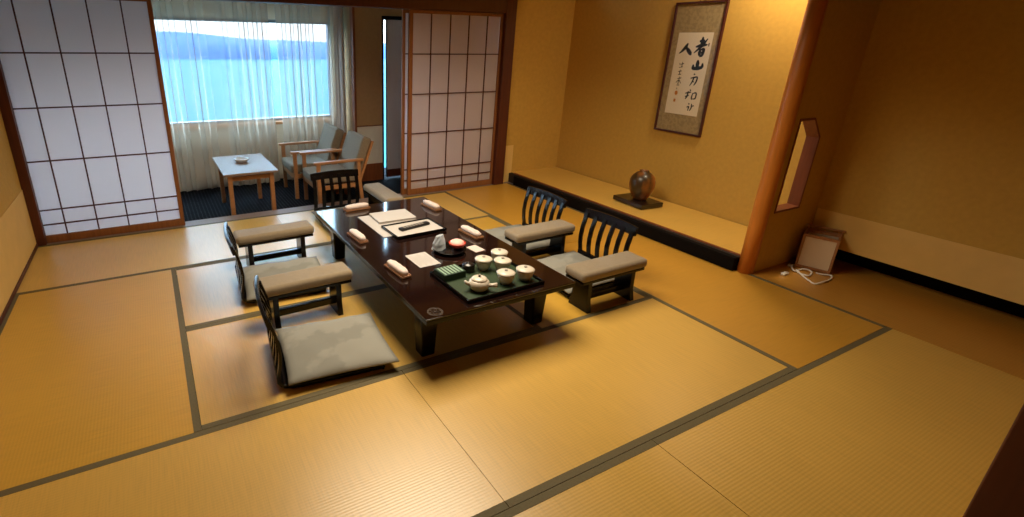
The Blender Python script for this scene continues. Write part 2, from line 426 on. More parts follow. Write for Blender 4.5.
# ---------------------------------------------------------------- curtains
def curtain(name, x0, x1, y, z0, z1, pitch, amp, m, label, cat, seed, grp=None):
    rnd = random.Random(seed); n = int((x1-x0)/pitch*10)+1
    ph = 0; xs = []; nzw = [rnd.random() for _ in range(64)]
    for i in range(n+1):
        ph += 2*PI/10*(0.35+1.3*nzw[i//6 % 64])
        xs.append((x0+(x1-x0)*i/n, ph))
    zs = [z0+(z1-z0)*k/14 for k in range(15)]
    vs, fs = [], []
    for k, z in enumerate(zs):
        t = k/14
        for x, p in xs:
            a = amp*(1.0-0.35*t)
            sway = 0.012*math.sin(x*9+t*2.0)*(1-t)
            vs.append((x+0.8*a*math.sin(2*p+0.6), y + a*math.sin(p+0.25*math.sin(3*t+x*5)) + sway, z))
    w = len(xs)
    for k in range(14):
        for i in range(w-1): fs.append((k*w+i, k*w+i+1, (k+1)*w+i+1, (k+1)*w+i))
    o = MB().add(vs, fs).build(name, m, smooth=True)
    return tag(o, label, cat, grp)
curtain('sheer_curtain', -0.45, 2.275, 5.25, SF+0.012, 2.274, 0.14, 0.030, M['sheer'], 'wide white sheer curtain over the lake window behind the coffee table', 'curtain', 3, 'sheer curtains at the lake window')
curtain('sheer_curtain', 2.345, 3.02, 5.25, SF+0.012, 2.274, 0.13, 0.030, M['sheer'], 'narrow white sheer curtain hanging behind the two armchairs', 'curtain', 5, 'sheer curtains at the lake window')
curtain('drape', 2.995, 3.125, 5.10, SF+0.012, 2.274, 0.05, 0.024, M['drape'], 'thick beige drape bunched up beside the closet wall', 'curtain', 9)
tag(MB().tube([(-0.5,5.25,2.29),(3.14,5.25,2.29)], 0.012).build('curtain_rail', M['metal'], smooth=True), 'thin metal rail above the lake window carrying the curtains', 'curtain rail')

# ---------------------------------------------------------------- outdoors: lake, hills
struct(MB().box(-1500, 1500, 12, 1600, -26, -25).build('lake', M['lake']))
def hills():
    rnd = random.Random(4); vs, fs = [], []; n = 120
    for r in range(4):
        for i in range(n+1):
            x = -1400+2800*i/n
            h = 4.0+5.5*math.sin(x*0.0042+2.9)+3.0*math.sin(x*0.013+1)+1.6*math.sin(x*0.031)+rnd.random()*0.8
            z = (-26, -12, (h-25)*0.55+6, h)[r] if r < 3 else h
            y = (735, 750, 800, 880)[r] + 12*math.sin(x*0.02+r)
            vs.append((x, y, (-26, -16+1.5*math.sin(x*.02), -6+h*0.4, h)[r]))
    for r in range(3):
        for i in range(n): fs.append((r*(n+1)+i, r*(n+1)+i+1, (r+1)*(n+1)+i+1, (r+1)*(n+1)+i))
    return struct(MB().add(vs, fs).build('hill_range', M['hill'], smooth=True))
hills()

# ---------------------------------------------------------------- low table
tb = thing('low_table', 'long dark brown lacquered low table in the middle of the tatami', 'table', (2.425, 1.735, 0))
MB().box(-0.475, 0.475, -0.895, 0.895, 0.321, 0.33).build('table_top', M['lacquer_brown'], tb, bevel=0.003, segs=2)
MB().box(-0.474, 0.474, -0.894, 0.894, 0.295, 0.3215).build('edge_frame', M['lacquer'], tb, bevel=0.004)
ap = MB(); ap.box(-0.40,0.40,-0.79,-0.765,0.245,0.296).box(-0.40,0.40,0.765,0.79,0.245,0.296).box(-0.40,-0.375,-0.765,0.765,0.245,0.296).box(0.375,0.40,-0.765,0.765,0.245,0.296)
ap.build('apron', M['lacquer'], tb, bevel=0.003)
for sx in (-1, 1):
    for sy in (-1, 1):
        l = MB(); cx_, cy_ = sx*0.37, sy*0.70
        hb, ht = 0.040, 0.052
        vs = [(cx_-hb,cy_-hb,0),(cx_+hb,cy_-hb,0),(cx_+hb,cy_+hb,0),(cx_-hb,cy_+hb,0),(cx_-ht,cy_-ht,0.296),(cx_+ht,cy_-ht,0.296),(cx_+ht,cy_+ht,0.296),(cx_-ht,cy_+ht,0.296)]
        l.add(vs, [(0,3,2,1),(4,5,6,7),(0,1,5,4),(1,2,6,5),(2,3,7,6),(3,0,4,7)]).build('leg', M['lacquer'], tb, bevel=0.010)
cr = MB()
for rr in (0.040, 0.034):
    n = 32
    vs = [(r*math.cos(2*PI*k/n), r*math.sin(2*PI*k/n), 0) for r in (rr, rr-0.0025) for k in range(n)]
    cr.add(vs, [(k, (k+1)%n, (k+1)%n+n, k+n) for k in range(n)])
for p in range(6):
    a = p*PI/3
    pts = []
    for k in range(14):
        t = 2*PI*k/14; u, v = 0.016+0.014*math.cos(t), 0.007*math.sin(t)
        pts.append((u*math.cos(a)-v*math.sin(a), u*math.sin(a)+v*math.cos(a), 0))
    q = [(x*0.8+0.2*(0.016*math.cos(a)), y*0.8+0.2*0.016*math.sin(a), 0) for x, y, _ in pts]
    cr.add(pts+q, [(k, (k+1)%14, (k+1)%14+14, k+14) for k in range(14)])
o = cr.build('inlaid_crest', mat('pewter inlay', (96,84,72), 0.4, metal=0.3), tb); o.location = (2.027-2.425, 0.895-1.735, 0.3306)

# ---------------------------------------------------------------- floor chairs (zaisu), cushions, armrests (kyosoku)
def make_chair():
    t = thing('legless_chair', '', 'chair')
    L = M['lacquer']
    base = [(0.26,0.012),(0.24,0.020),(0.10,0.018),(-0.10,0.016),(-0.20,0.018),(-0.245,0.030)]
    MB().strip(base, (-0.225,0.225), 1, 0.022).build('seat_board', L, t, bevel=0.003)
    line = [(-0.245,0.030),(-0.263,0.055),(-0.262,0.09),(-0.250,0.15),(-0.246,0.21),(-0.254,0.28),(-0.270,0.34),(-0.284,0.385)]
    MB().strip(line[:3], (-0.225,0.225), 1, 0.020).build('lower_rail', L, t, bevel=0.003)
    top = MB(); n = 10; vs = []
    for i in range(n+1):
        y = -0.235+0.47*i/n; dx = -0.03*(1-(2*i/n-1)**2)
        rise = 0.008*(1-(2*i/n-1)**2)
        for (x, z) in ((-0.274,0.352),(-0.292,0.352),(-0.306,0.412+rise),(-0.288,0.415+rise)): vs.append((x+dx*0.5, y, z))
    fs = [(i*4+k, (i+1)*4+k, (i+1)*4+(k+1)%4, i*4+(k+1)%4) for i in range(n) for k in range(4)] + [(0,1,2,3), (n*4+3,n*4+2,n*4+1,n*4)]
    top.add(vs, fs).build('top_rail', L, t, bevel=0.004)
    for k in range(6):
        y = -0.2075+0.415*k/5; dx = -0.015*(1-(2*k/5-1)**2)
        ln = [(x+dx*max(0,(z-0.05)/0.35), z) for x, z in line[1:]]
        MB().strip(ln, (y-0.0165,y+0.0165), 1, 0.014).build('slat', L, t, bevel=0.002)
    return t
chair = make_chair()
def make_cushion():
    mb = MB(); n = 20; vs, fs = [], []
    rnd = random.Random(11)
    for side in (1, -1):
        for i in range(n+1):
            for j in range(n+1):
                u, v = 2*i/n-1, 2*j/n-1
                prof = (max(0,1-abs(u)**4)*max(0,1-abs(v)**4))**0.5
                pull = 1-0.05*(1-max(abs(u),abs(v)))-0.035*(abs(u*v)<0.0)
                edge = 0.035*(1-abs(v)**2)*abs(u)**6, 0.035*(1-abs(u)**2)*abs(v)**6
                x = u*0.275*(1-edge[0]); y = v*0.255*(1-edge[1])
                wr_ = 0.0025*math.sin(9*u+4*v)+0.002*math.sin(13*v-5*u)
                z = 0.028+side*(0.004+0.026*prof)+ (wr_*prof if side > 0 else 0)
                vs.append((x, y, z))
    m = (n+1)**2
    for s in (0, 1):
        for i in range(n):
            for j in range(n):
                a = s*m+i*(n+1)+j; fs.append((a, a+1, a+n+2, a+n+1))
    for i in range(n):
        for (a, b) in ((i, i+1), (n*(n+1)+i, n*(n+1)+i+1), (i*(n+1), (i+1)*(n+1)), (i*(n+1)+n, (i+1)*(n+1)+n)): fs.append((a, b, b+m, a+m))
    o = mb.add(vs, fs).build('seat_cushion', M['linen'], smooth=True)
    return tag(o, '', 'cushion')
cushion = make_cushion()
def make_armrest():
    t = thing('padded_elbow_rest', '', 'armrest')
    L = M['lacquer']
    MB().box(-0.28,0.28,-0.088,0.088,0.222,0.285).build('pad', M['suede'], t, bevel=0.024, segs=4)
    MB().box(-0.268,0.268,-0.076,0.076,0.204,0.2225).build('board', L, t, bevel=0.003)
    for s in (-1, 1):
        MB().prism([(-0.062,0.206),(0.062,0.206),(0.066,0.08),(0.084,0.0),(-0.084,0.0),(-0.066,0.08)], s*0.19-0.017, s*0.19+0.017, 'X').build('leg', L, t, bevel=0.003)
    MB().box(-0.175,0.175,-0.014,0.014,0.052,0.094).build('stretcher', L, t, bevel=0.003)
    return t
arm = make_armrest()
R = math.radians
seats = [  # chair x,y,rot ; cushion ; armrest ; words
    ((1.562,1.240,0),R(-6), (1.612,1.232),R(-6), (1.585,1.675),R(2),
     'black slatted floor chair under the big pale cushion nearest the tatami border',
     'puffy grey cushion lying fully in view, nothing in front of it', 'beige padded armrest between the two floor chairs facing the alcove'),
    ((1.545,2.175,0),R(-4), (1.575,2.160),R(-4), (1.600,2.520),R(1),
     'black slatted floor chair facing the alcove, the one closer to the sunroom', 
     'grey cushion on the floor chair seen between two beige armrests', 'beige padded armrest close to the carpet edge, opposite the coffee table'),
    ((3.455,1.385,0),R(180), (3.435,1.385),R(181), (3.365,1.035),R(180),
     'black slatted floor chair close to the orange log post', 
     'grey cushion beside the white teacups, on the chair near the log post', 'beige padded armrest on wide black legs, closest to the log post'),
    ((3.455,2.060,0),R(180), (3.430,2.060),R(179), (3.405,1.717),R(180),
     'black slatted floor chair below the brown vase, facing the sunroom side', 
     'grey cushion on the slatted chair below the vase', 'beige padded armrest in front of the slatted chair below the vase'),
    ((2.385,3.160,0),R(-90), (2.385,3.140),R(-90), (2.725,3.100),R(-90),
     'black slatted floor chair at the head of the table, before the armchairs', 
     'grey cushion hidden behind the far end of the low table', 'beige padded armrest at the head of the table near the shoji stile'),
]
for i, ((x,y,z), rz, (cx_,cy_), crz, (ax,ay), arz, l1, l2, l3) in enumerate(seats):
    place(chair, i, (x,y,0), rz, l1, 'legless floor chairs around the low table')
    place(cushion, i, (cx_,cy_,0.031), crz, l2, 'cushions on the floor chairs')
    place(arm, i, (ax,ay,0), arz, l3, 'armrests beside the floor chairs')

# ---------------------------------------------------------------- things on the low table
TZ = 0.3305
def make_tray():
    t = MB(); w, l = 0.032, 0.105
    t.box(-w,w,-l,l,0.003,0.008).box(-w,-w+0.004,-l,l,0.008,0.014).box(w-0.004,w,-l,l,0.008,0.014).box(-w,w,-l,-l+0.004,0.008,0.014).box(-w,w,l-0.004,l,0.008,0.014)
    t.box(-w+0.008,w-0.008,-l+0.02,-l+0.03,0,0.003).box(-w+0.008,w-0.008,l-0.03,l-0.02,0,0.003)
    return tag(t.build('towel_tray', M['tray_wood']), '', 'tray')
towel_tray = make_tray()
def make_towel():
    mb = MB(); n, m = 14, 16; vs, fs = [], []
    for i in range(n+1):
        y = -0.094+0.188*i/n; e = abs(2*i/n-1); k = (1-e**6)**0.5 if e < 1 else 0.3
        k = max(k, 0.62)
        for j in range(m):
            a = 2*PI*j/m
            x = 0.027*math.copysign(abs(math.cos(a))**0.7, math.cos(a))*k
            z = 0.0185+0.0185*math.copysign(abs(math.sin(a))**0.7, math.sin(a))*(k if math.sin(a) > 0 else 1)
            vs.append((x, y, z+0.0012*math.sin(i*1.7+j)))
    for i in range(n):
        for j in range(m): fs.append((i*m+j, i*m+(j+1)%m, (i+1)*m+(j+1)%m, (i+1)*m+j))
    fs += [tuple(range(m)), tuple(range(n*m+m-1, n*m-1, -1))]
    return tag(mb.add(vs, fs).build('rolled_towel', M['towel'], smooth=True), '', 'towel')
towel = make_towel()
spots = [(2.255,2.545,R(-86),'at the head of the table by the white papers'), (2.035,1.965,R(4),'beside the white paper folder, opposite the napkin'),
         (2.055,1.385,R(5),'by the square paper card, next to the big cushion'), (2.812,2.345,R(6),'on the table corner closest to the shoji'),
         (2.768,1.705,R(5),'beside the small white napkin, by the alcove-side chairs')]
for i, (x, y, rz, w) in enumerate(spots):
    place(towel_tray, i, (x,y,TZ), rz, 'small wooden tray under the towel ' + w, 'wooden towel trays on the low table')
    place(towel, i, (x,y,TZ+0.0085), rz, 'rolled white hand towel ' + w, 'rolled hand towels on the low table')

def flat(name, x0, x1, y0, y1, z, th, m, rz, label, cat, bevel=0.0):
    o = MB().box(-(x1-x0)/2,(x1-x0)/2,-(y1-y0)/2,(y1-y0)/2,0,th).build(name, m, bevel=bevel)
    o.location = ((x0+x1)/2,(y0+y1)/2,z); o.rotation_euler = (0,0,rz)
    return tag(o, label, cat)
flat('paper_folder', 2.195, 2.57, 1.905, 2.365, TZ, 0.004, M['paper'], R(1), 'large white paper folder lying under the booklet', 'paper')
bk = thing('booklet', 'thick white booklet on top of the paper folder', 'booklet', (2.425, 2.245, TZ+0.0045), R(-2))
MB().box(-0.145,0.145,-0.105,0.105,0.002,0.014).build('pages', M['paper'], bk)
MB().box(-0.148,0.148,-0.108,0.108,0.0142,0.0165).box(-0.148,0.148,-0.108,0.108,0,0.002).box(-0.1485,-0.146,-0.108,0.108,0.002,0.0142).build('cover', M['paper'], bk)
dt = thing('document_tray', 'flat white tray with a black rim holding a black remote', 'tray', (2.455, 1.955, TZ+0.006), R(2))
dt.location.z = TZ+0.0046
MB().box(-0.185,0.185,-0.118,0.118,0.0,0.008).build('base', M['paper'], dt)
MB().box(-0.195,0.195,-0.128,-0.118,0,0.018).box(-0.195,0.195,0.118,0.128,0,0.018).box(-0.195,-0.185,-0.118,0.118,0,0.018).box(0.185,0.195,-0.118,0.118,0,0.018).build('rim', M['lacquer'], dt, bevel=0.003)
rm = thing('remote_control', 'slim black remote control lying in the white document tray', 'remote', (2.465, 1.965, TZ+0.0135), R(10))
MB().box(-0.125,0.125,-0.024,0.024,0,0.018).build('case', M['remote'], rm, bevel=0.006)
kb = MB()
for k in range(7):
    for j in (-1,0,1): kb.box(-0.09+0.026*k-0.007,-0.09+0.026*k+0.007, j*0.013-0.0045, j*0.013+0.0045, 0.018, 0.0195)
kb.build('button_pad', M['grey_ink'], rm)

cd = thing('menu_card', 'square off-white printed card near the sweets plate', 'card', (2.266, 1.471, TZ), R(1))
MB().box(-0.071,0.071,-0.098,0.098,0,0.002).build('card', M['paper'], cd)
ln = MB()
for k in range(9):
    x = -0.052+0.0125*k; ln.box(x-0.0012,x+0.0012,-0.08+0.02*(k%3),0.08-0.012*((k*5)%4),0.0021,0.0024)
ln.build('printed_lines', M['grey_ink'], cd)
flat('napkin', 2.617, 2.693, 1.425, 1.525, TZ, 0.003, M['towel'], R(6), 'small white napkin square between the red bowl and the teacups', 'napkin')

sp = MB().lathe([(0.045,0.0),(0.050,0.004),(0.095,0.012),(0.108,0.020),(0.107,0.022),(0.092,0.016),(0.0001,0.010)], 32)
o = sp.build('sweets_plate', M['lacquer'], smooth=True); o.location = (2.485,1.520,TZ); tag(o, 'round black plate under the red bowl and wrapped snack', 'plate')
rb = thing('red_bowl', 'small red bowl of pale pink sweets on the black plate', 'bowl', (2.535,1.510,TZ+0.0165))
MB().lathe([(0.02,0),(0.022,0.003),(0.045,0.016),(0.056,0.036),(0.054,0.037),(0.043,0.019),(0.018,0.006),(0.0001,0.006)], 28).build('bowl', M['red'], rb, smooth=True)
MB().lathe([(0.040,0.018),(0.048,0.030),(0.042,0.044),(0.022,0.054),(0.0005,0.056)], 24).build('sweet', M['pink'], rb, smooth=True)
wp = thing('wrapped_snack', 'snack in a clear crinkled wrapper standing on the black plate', 'snack', (2.428,1.555,TZ+0.014), R(20))
def blob(nx, ny, sx, sy, h, seed, top=1.0):
    rnd = random.Random(seed); vs, fs = [], []
    for k in range(6):
        t = k/5
        for i in range(14):
            a = 2*PI*i/14; q = (1-0.35*t*t)*(0.85+0.3*rnd.random())
            vs.append((sx*q*math.cos(a), sy*q*math.sin(a)*(1-0.55*t), h*t))
    for k in range(5):
        for i in range(14): fs.append((k*14+i, k*14+(i+1)%14, (k+1)*14+(i+1)%14, (k+1)*14+i))
    fs += [tuple(range(13,-1,-1)), tuple(range(70,84))]
    return vs, fs
MB().add(*blob(0,0,0.052,0.040,0.088,2)).build('wrapper', M['clear'], wp)
MB().add(*blob(0,0,0.034,0.024,0.050,6)).build('filling', M['remote'], wp, smooth=True)

# green tea tray and what stands on it
tt = thing('tea_tray', 'rectangular black tray lined with green, carrying the tea set', 'tray', (2.465,1.085,TZ), R(1))
MB().box(-0.245,0.245,-0.185,0.185,0.0,0.006).build('base', M['lacquer'], tt, bevel=0.002)
MB().box(-0.240,0.240,-0.180,0.180,0.006,0.0075).build('liner', M['green'], tt)
MB().box(-0.255,0.255,-0.195,-0.183,0,0.020).box(-0.255,0.255,0.183,0.195,0,0.020).box(-0.255,-0.243,-0.183,0.183,0,0.020).box(0.243,0.255,-0.183,0.183,0,0.020).build('rim', M['lacquer'], tt, bevel=0.004)
LZ = TZ+0.008
tbx = thing('tea_box', 'dark green box with pale stripes on the corner of the tea tray', 'box', (2.292,1.195,LZ), R(3))
MB().box(-0.072,0.072,-0.055,0.055,0,0.038).build('box', M['green_dark'], tbx, bevel=0.003)
st = MB()
for k in range(6): st.box(-0.055+0.022*k-0.005,-0.055+0.022*k+0.005,-0.046,0.046,0.0382,0.0392)
st.build('striped_lid', M['green_light'], tbx)
tcd = thing('tea_caddy', 'small round dark caddy with a lid between tea box and cups', 'caddy', (2.422,1.205,LZ))
MB().lathe([(0.030,0),(0.036,0.006),(0.037,0.030),(0.035,0.032)], 24).build('body', M['stand'], tcd, smooth=True)
MB().lathe([(0.0365,0.0325),(0.037,0.040),(0.030,0.046),(0.010,0.049),(0.0085,0.055),(0.0005,0.057)], 24).build('lid', M['stand'], tcd, smooth=True)
tp = thing('teapot', 'small white teapot with a side handle on the green tray', 'teapot', (2.345,0.985,LZ), R(0))
MB().lathe([(0.030,0),(0.036,0.002),(0.052,0.018),(0.058,0.036),(0.053,0.052),(0.044,0.060),(0.040,0.061)], 32).build('body', M['porcelain'], tp, smooth=True)
ld = MB().lathe([(0.043,0.0605),(0.043,0.066),(0.032,0.073),(0.012,0.077),(0.0005,0.0775)], 28).build('lid', M['porcelain'], tp, smooth=True)
MB().lathe([(0.006,0.077),(0.005,0.081),(0.009,0.086),(0.006,0.090),(0.0005,0.091)], 14).build('knob', M['grey_ink'], ld, smooth=True)
MB().tube([(-0.050,0.012,0.036),(-0.066,0.016,0.045),(-0.080,0.018,0.058)], 0.01, 12, [0.013,0.009,0.007]).build('spout', M['porcelain'], tp, smooth=True)
MB().tube([(0.040,-0.036,0.034),(0.052,-0.048,0.036),(0.070,-0.066,0.042)], 0.01, 12, [0.011,0.010,0.013]).build('handle', M['porcelain'], tp, smooth=True)
def make_cup():
    t = thing('teacup', '', 'cup')
    MB().lathe([(0.024,0),(0.025,0.006),(0.030,0.008),(0.042,0.026),(0.0485,0.050),(0.0495,0.062),(0.047,0.062),(0.044,0.045),(0.025,0.012),(0.0005,0.011)], 28).build('bowl', M['porcelain'], t, smooth=True)
    l = MB().lathe([(0.0515,0.0622),(0.052,0.0655),(0.040,0.072),(0.018,0.0765),(0.0005,0.077)], 28).build('lid', M['porcelain'], t, smooth=True)
    MB().lathe([(0.009,0.0762),(0.0095,0.081),(0.007,0.0815),(0.006,0.079),(0.0005,0.079)], 16).build('knob', M['grey_ink'], l, smooth=True)
    return t
cup = make_cup()
cups = [(2.515,1.190,'lidded white teacup closest to the dark round caddy'), (2.660,1.235,'lidded white teacup nearest the small napkin'),
        (2.602,1.125,'lidded white teacup in the middle of the five'), (2.520,0.985,'lidded white teacup right beside the teapot'),
        (2.645,0.975,'lidded white teacup on the table-edge corner of the tray by the armrest')]
for i, (x, y, l) in enumerate(cups): place(cup, i, (x,y,LZ), 0.3*i, l, 'lidded teacups on the tea tray')

# ---------------------------------------------------------------- tokonoma things
vs_ = MB(); vs_.prism([(-0.15,0.0),(0.15,0.0),(0.15,0.035),(-0.15,0.035)], -0.21, 0.21, 'Y')
o = MB().box(-0.135,0.135,-0.185,0.185,0.008,0.050).box(-0.11,0.11,-0.16,-0.13,0,0.008).box(-0.11,0.11,0.13,0.16,0,0.008).build('vase_stand', M['stand'], bevel=0.004)
o.location = (5.045,2.185,0.114); o.rotation_euler = (0,0,R(-5)); tag(o, 'low dark wooden stand under the brown vase', 'stand')
vz = MB().lathe([(0.056,0),(0.062,0.004),(0.084,0.04),(0.106,0.09),(0.118,0.14),(0.115,0.19),(0.097,0.232),(0.068,0.260),(0.046,0.271),(0.042,0.277),(0.045,0.284),(0.040,0.285),(0.034,0.274),(0.030,0.25)], 40, cap=True)
o = vz.build('vase', M['vase'], smooth=True); o.location = (5.055,2.175,0.1645); tag(o, 'egg-shaped brown glazed vase on the alcove floor', 'vase')

# framed calligraphy, built in a local frame: u to the viewer's right (= -Y), v up, face towards -X
pc = thing('framed_calligraphy', 'tall framed ink calligraphy hanging on the alcove wall', 'picture', (5.398, 2.156, 1.365))
HW, HH = 0.247, 0.58
def fb(mb, u0, u1, v0, v1, d0, d1): return mb.box(-d1, -d0, -u1, -u0, v0, v1)
f = MB()
fb(f,-HW,HW,HH-0.018,HH,0,0.024); fb(f,-HW,HW,-HH,-HH+0.018,0,0.024); fb(f,-HW,-HW+0.018,-HH+0.018,HH-0.018,0,0.024); fb(f,HW-0.018,HW,-HH+0.018,HH-0.018,0,0.024)
f.build('frame', M['frame_dark'], pc, bevel=0.003)
fb(MB(),-HW+0.017,HW-0.017,-HH+0.017,HH-0.017,0.002,0.008).build('brocade_mount', M['brocade'], pc)
PW, PH, PV = 0.168, 0.362, -0.04
pp = fb(MB(),-PW,PW,PV-PH,PV+PH,0.008,0.0095).build('calligraphy_sheet', M['sheet'], pc)
fb(MB(),-HW+0.017,HW-0.017,-HH+0.017,HH-0.017,0.0165,0.0175).build('glass', M['picture_glass'], pc)
MB().tube([(-0.004,-0.03,HH),(-0.004,0.0,HH+0.035),(-0.004,0.03,HH)], 0.003, 6).build('hanging_cord', M['frame_dark'], pc)
# brush strokes: (u, v, half width) chains; u,v in sheet units -1..1 across, -1..1 up
def brush(mb, pts, s=1.0):
    P = [(u*PW, PV+v*PH, w*PW*s) for u, v, w in pts]
    # smooth by Catmull-Rom
    Q = []
    for i in range(len(P)-1):
        p0, p1, p2, p3 = P[max(i-1,0)], P[i], P[i+1], P[min(i+2,len(P)-1)]
        for k in range(6):
            t = k/6
            Q.append(tuple(0.5*((2*p1[c])+(-p0[c]+p2[c])*t+(2*p0[c]-5*p1[c]+4*p2[c]-p3[c])*t*t+(-p0[c]+3*p1[c]-3*p2[c]+p3[c])*t**3) for c in range(3)))
    Q.append(P[-1])
    vs, fs = [], []
    for i, (u, v, w) in enumerate(Q):
        a, b = Q[max(i-1,0)], Q[min(i+1,len(Q)-1)]
        du, dv = b[0]-a[0], b[1]-a[1]; l = math.hypot(du, dv) or 1
        nu, nv = -dv/l*w, du/l*w
        for (x, y) in ((u+nu, v+nv), (u-nu, v-nv)):
            vs.append((-0.0098, -x, y)); 
    for i in range(len(Q)-1): fs.append((2*i, 2*i+2, 2*i+3, 2*i+1))
    mb.add(vs, fs)
# column of large characters
big = [
 # old-man-like character at the top
 [(0.30,0.80,.03),(0.42,0.80,.06),(0.60,0.815,.04)], [(0.46,0.90,.03),(0.46,0.80,.07),(0.45,0.70,.05)],
 [(0.14,0.665,.03),(0.45,0.70,.07),(0.78,0.72,.03)], [(0.74,0.86,.02),(0.50,0.70,.06),(0.10,0.52,.02)],
 [(0.44,0.62,.03),(0.42,0.54,.07),(0.44,0.46,.05)], [(0.44,0.60,.03),(0.62,0.61,.06),(0.60,0.50,.06),(0.56,0.44,.03)],
 [(0.46,0.535,.02),(0.58,0.54,.04)], [(0.44,0.45,.04),(0.62,0.46,.04)],
 # mountain
 [(0.42,0.36,.03),(0.44,0.28,.08),(0.44,0.17,.06)], [(0.20,0.25,.03),(0.22,0.17,.07),(0.26,0.145,.06)], [(0.22,0.15,.06),(0.50,0.165,.08),(0.74,0.19,.05)], [(0.72,0.29,.03),(0.73,0.22,.06),(0.70,0.17,.04)],
 # third
 [(0.36,0.035,.02),(0.40,0.00,.04)], [(0.20,-0.085,.02),(0.40,-0.06,.03),(0.58,-0.05,.03),(0.56,-0.16,.035),(0.46,-0.25,.02)], [(0.40,-0.04,.03),(0.34,-0.16,.03),(0.22,-0.27,.015)], [(0.34,-0.15,.02),(0.44,-0.17,.025)],
 # fourth
 [(0.30,-0.355,.02),(0.36,-0.39,.03)], [(0.06,-0.46,.02),(0.26,-0.43,.03),(0.40,-0.42,.02)], [(0.22,-0.40,.02),(0.20,-0.52,.035),(0.12,-0.60,.02)], [(0.08,-0.54,.02),(0.30,-0.50,.025)],
 [(0.50,-0.44,.02),(0.48,-0.56,.03),(0.52,-0.60,.02)], [(0.50,-0.45,.02),(0.70,-0.43,.03),(0.70,-0.56,.03),(0.54,-0.58,.02)],
 # fifth
 [(0.36,-0.70,.02),(0.44,-0.72,.03)], [(0.30,-0.80,.02),(0.42,-0.78,.03),(0.40,-0.88,.02)], [(0.56,-0.70,.02),(0.58,-0.80,.03),(0.50,-0.88,.02)], [(0.60,-0.76,.02),(0.72,-0.74,.025)],
 # person character beside the first
 [(-0.34,0.75,.03),(-0.44,0.66,.07),(-0.62,0.56,.05),(-0.78,0.50,.015)], [(-0.44,0.665,.03),(-0.26,0.58,.08),(-0.08,0.50,.07),(-0.02,0.49,.02)],
]
small = [
 [(-0.62,0.27,.012),(-0.58,0.22,.02)], [(-0.46,0.30,.012),(-0.46,0.18,.02)], [(-0.54,0.24,.012),(-0.36,0.26,.018)], [(-0.62,0.16,.012),(-0.40,0.18,.016)],
 [(-0.62,0.06,.012),(-0.42,0.08,.02)], [(-0.52,0.11,.012),(-0.52,-0.02,.02)], [(-0.60,-0.02,.012),(-0.42,0.0,.018)],
 [(-0.60,-0.12,.012),(-0.36,-0.09,.02)], [(-0.48,-0.06,.012),(-0.50,-0.26,.02)], [(-0.64,-0.22,.012),(-0.48,-0.15,.018),(-0.34,-0.23,.014)], [(-0.58,-0.28,.012),(-0.40,-0.27,.016)],
 [(-0.52,-0.34,.012),(-0.50,-0.38,.018)],
 [(0.86,0.76,.02),(0.86,0.68,.02)], [(0.80,0.73,.012),(0.90,0.74,.012)],
]
def character(strokes):
    mb = MB()
    for st_ in strokes: brush(mb, st_, 1.3)
    mb.build('ink_character', M['ink'], pp)
for a, b in ((0,8),(8,12),(12,16),(16,22),(22,26),(26,28)): character(big[a:b])
for a, b in ((0,4),(4,7),(7,11),(11,12),(12,14)): character(small[a:b])
n = 18; MB().add([(-0.0098, -(-0.50*PW+0.016*math.cos(2*PI*k/n)), PV-0.47*PH+0.02*math.sin(2*PI*k/n)) for k in range(n)], [tuple(range(n))]).build('round_seal', M['seal'], pp)
q0 = -0.52*PW; MB().add([(-0.0098,-(q0-0.011),PV-0.66*PH-0.014),(-0.0098,-(q0+0.011),PV-0.66*PH-0.014),(-0.0098,-(q0+0.011),PV-0.66*PH+0.014),(-0.0098,-(q0-0.011),PV-0.66*PH+0.014)], [(0,1,2,3)]).build('square_seal', M['seal'], pp)

# ---------------------------------------------------------------- floor lantern with its cord
la = thing('floor_lantern', 'unlit square paper lantern with wooden frame in the side alcove', 'lamp', (5.268,0.722,0), R(20))
hx, hy, H = 0.086, 0.100, 0.272
f = MB()
for sx in (-1,1):
    for sy in (-1,1): f.box(sx*hx-0.008,sx*hx+0.008,sy*hy-0.008,sy*hy+0.008,0,H+(0.030 if sx > 0 else 0))
for z in (0.014, H-0.010):
    f.box(-hx,hx,-hy-0.006,-hy+0.006,z-0.010,z+0.010).box(-hx,hx,hy-0.006,hy+0.006,z-0.010,z+0.010).box(-hx-0.006,-hx+0.006,-hy,hy,z-0.010,z+0.010).box(hx-0.006,hx+0.006,-hy,hy,z-0.010,z+0.010)
f.box(hx-0.006,hx+0.006,-hy-0.02,hy+0.02,H+0.016,H+0.030)
f.box(0.02,0.032,-hy,hy,H-0.012,H)
f.build('frame', M['wood_chair'], la, bevel=0.002)
f = MB(); f.box(-hx+0.001,-hx+0.002,-hy,hy,0.02,H-0.016).box(hx-0.002,hx-0.001,-hy,hy,0.02,H-0.016).box(-hx,hx,-hy+0.001,-hy+0.002,0.02,H-0.016).box(-hx,hx,hy-0.002,hy-0.001,0.02,H-0.016)
f.build('paper_shade', M['lantern_paper'], la)
MB().lathe([(0.03,0.004),(0.03,0.02),(0.012,0.03),(0.012,0.06),(0.028,0.09),(0.03,0.12),(0.018,0.14),(0.0005,0.145)], 16).build('bulb', M['porcelain'], la, smooth=True)
cpts = [(5.17,0.80),(5.086,0.801),(5.14,0.82),(5.03,0.735),(5.12,0.725),(5.136,0.671),(5.03,0.638),(5.025,0.69),(5.06,0.735),(4.995,0.654),(4.938,0.585),(4.942,0.545),(5.05,0.535),(5.178,0.556),(5.165,0.605),(5.14,0.65)]
Q = []
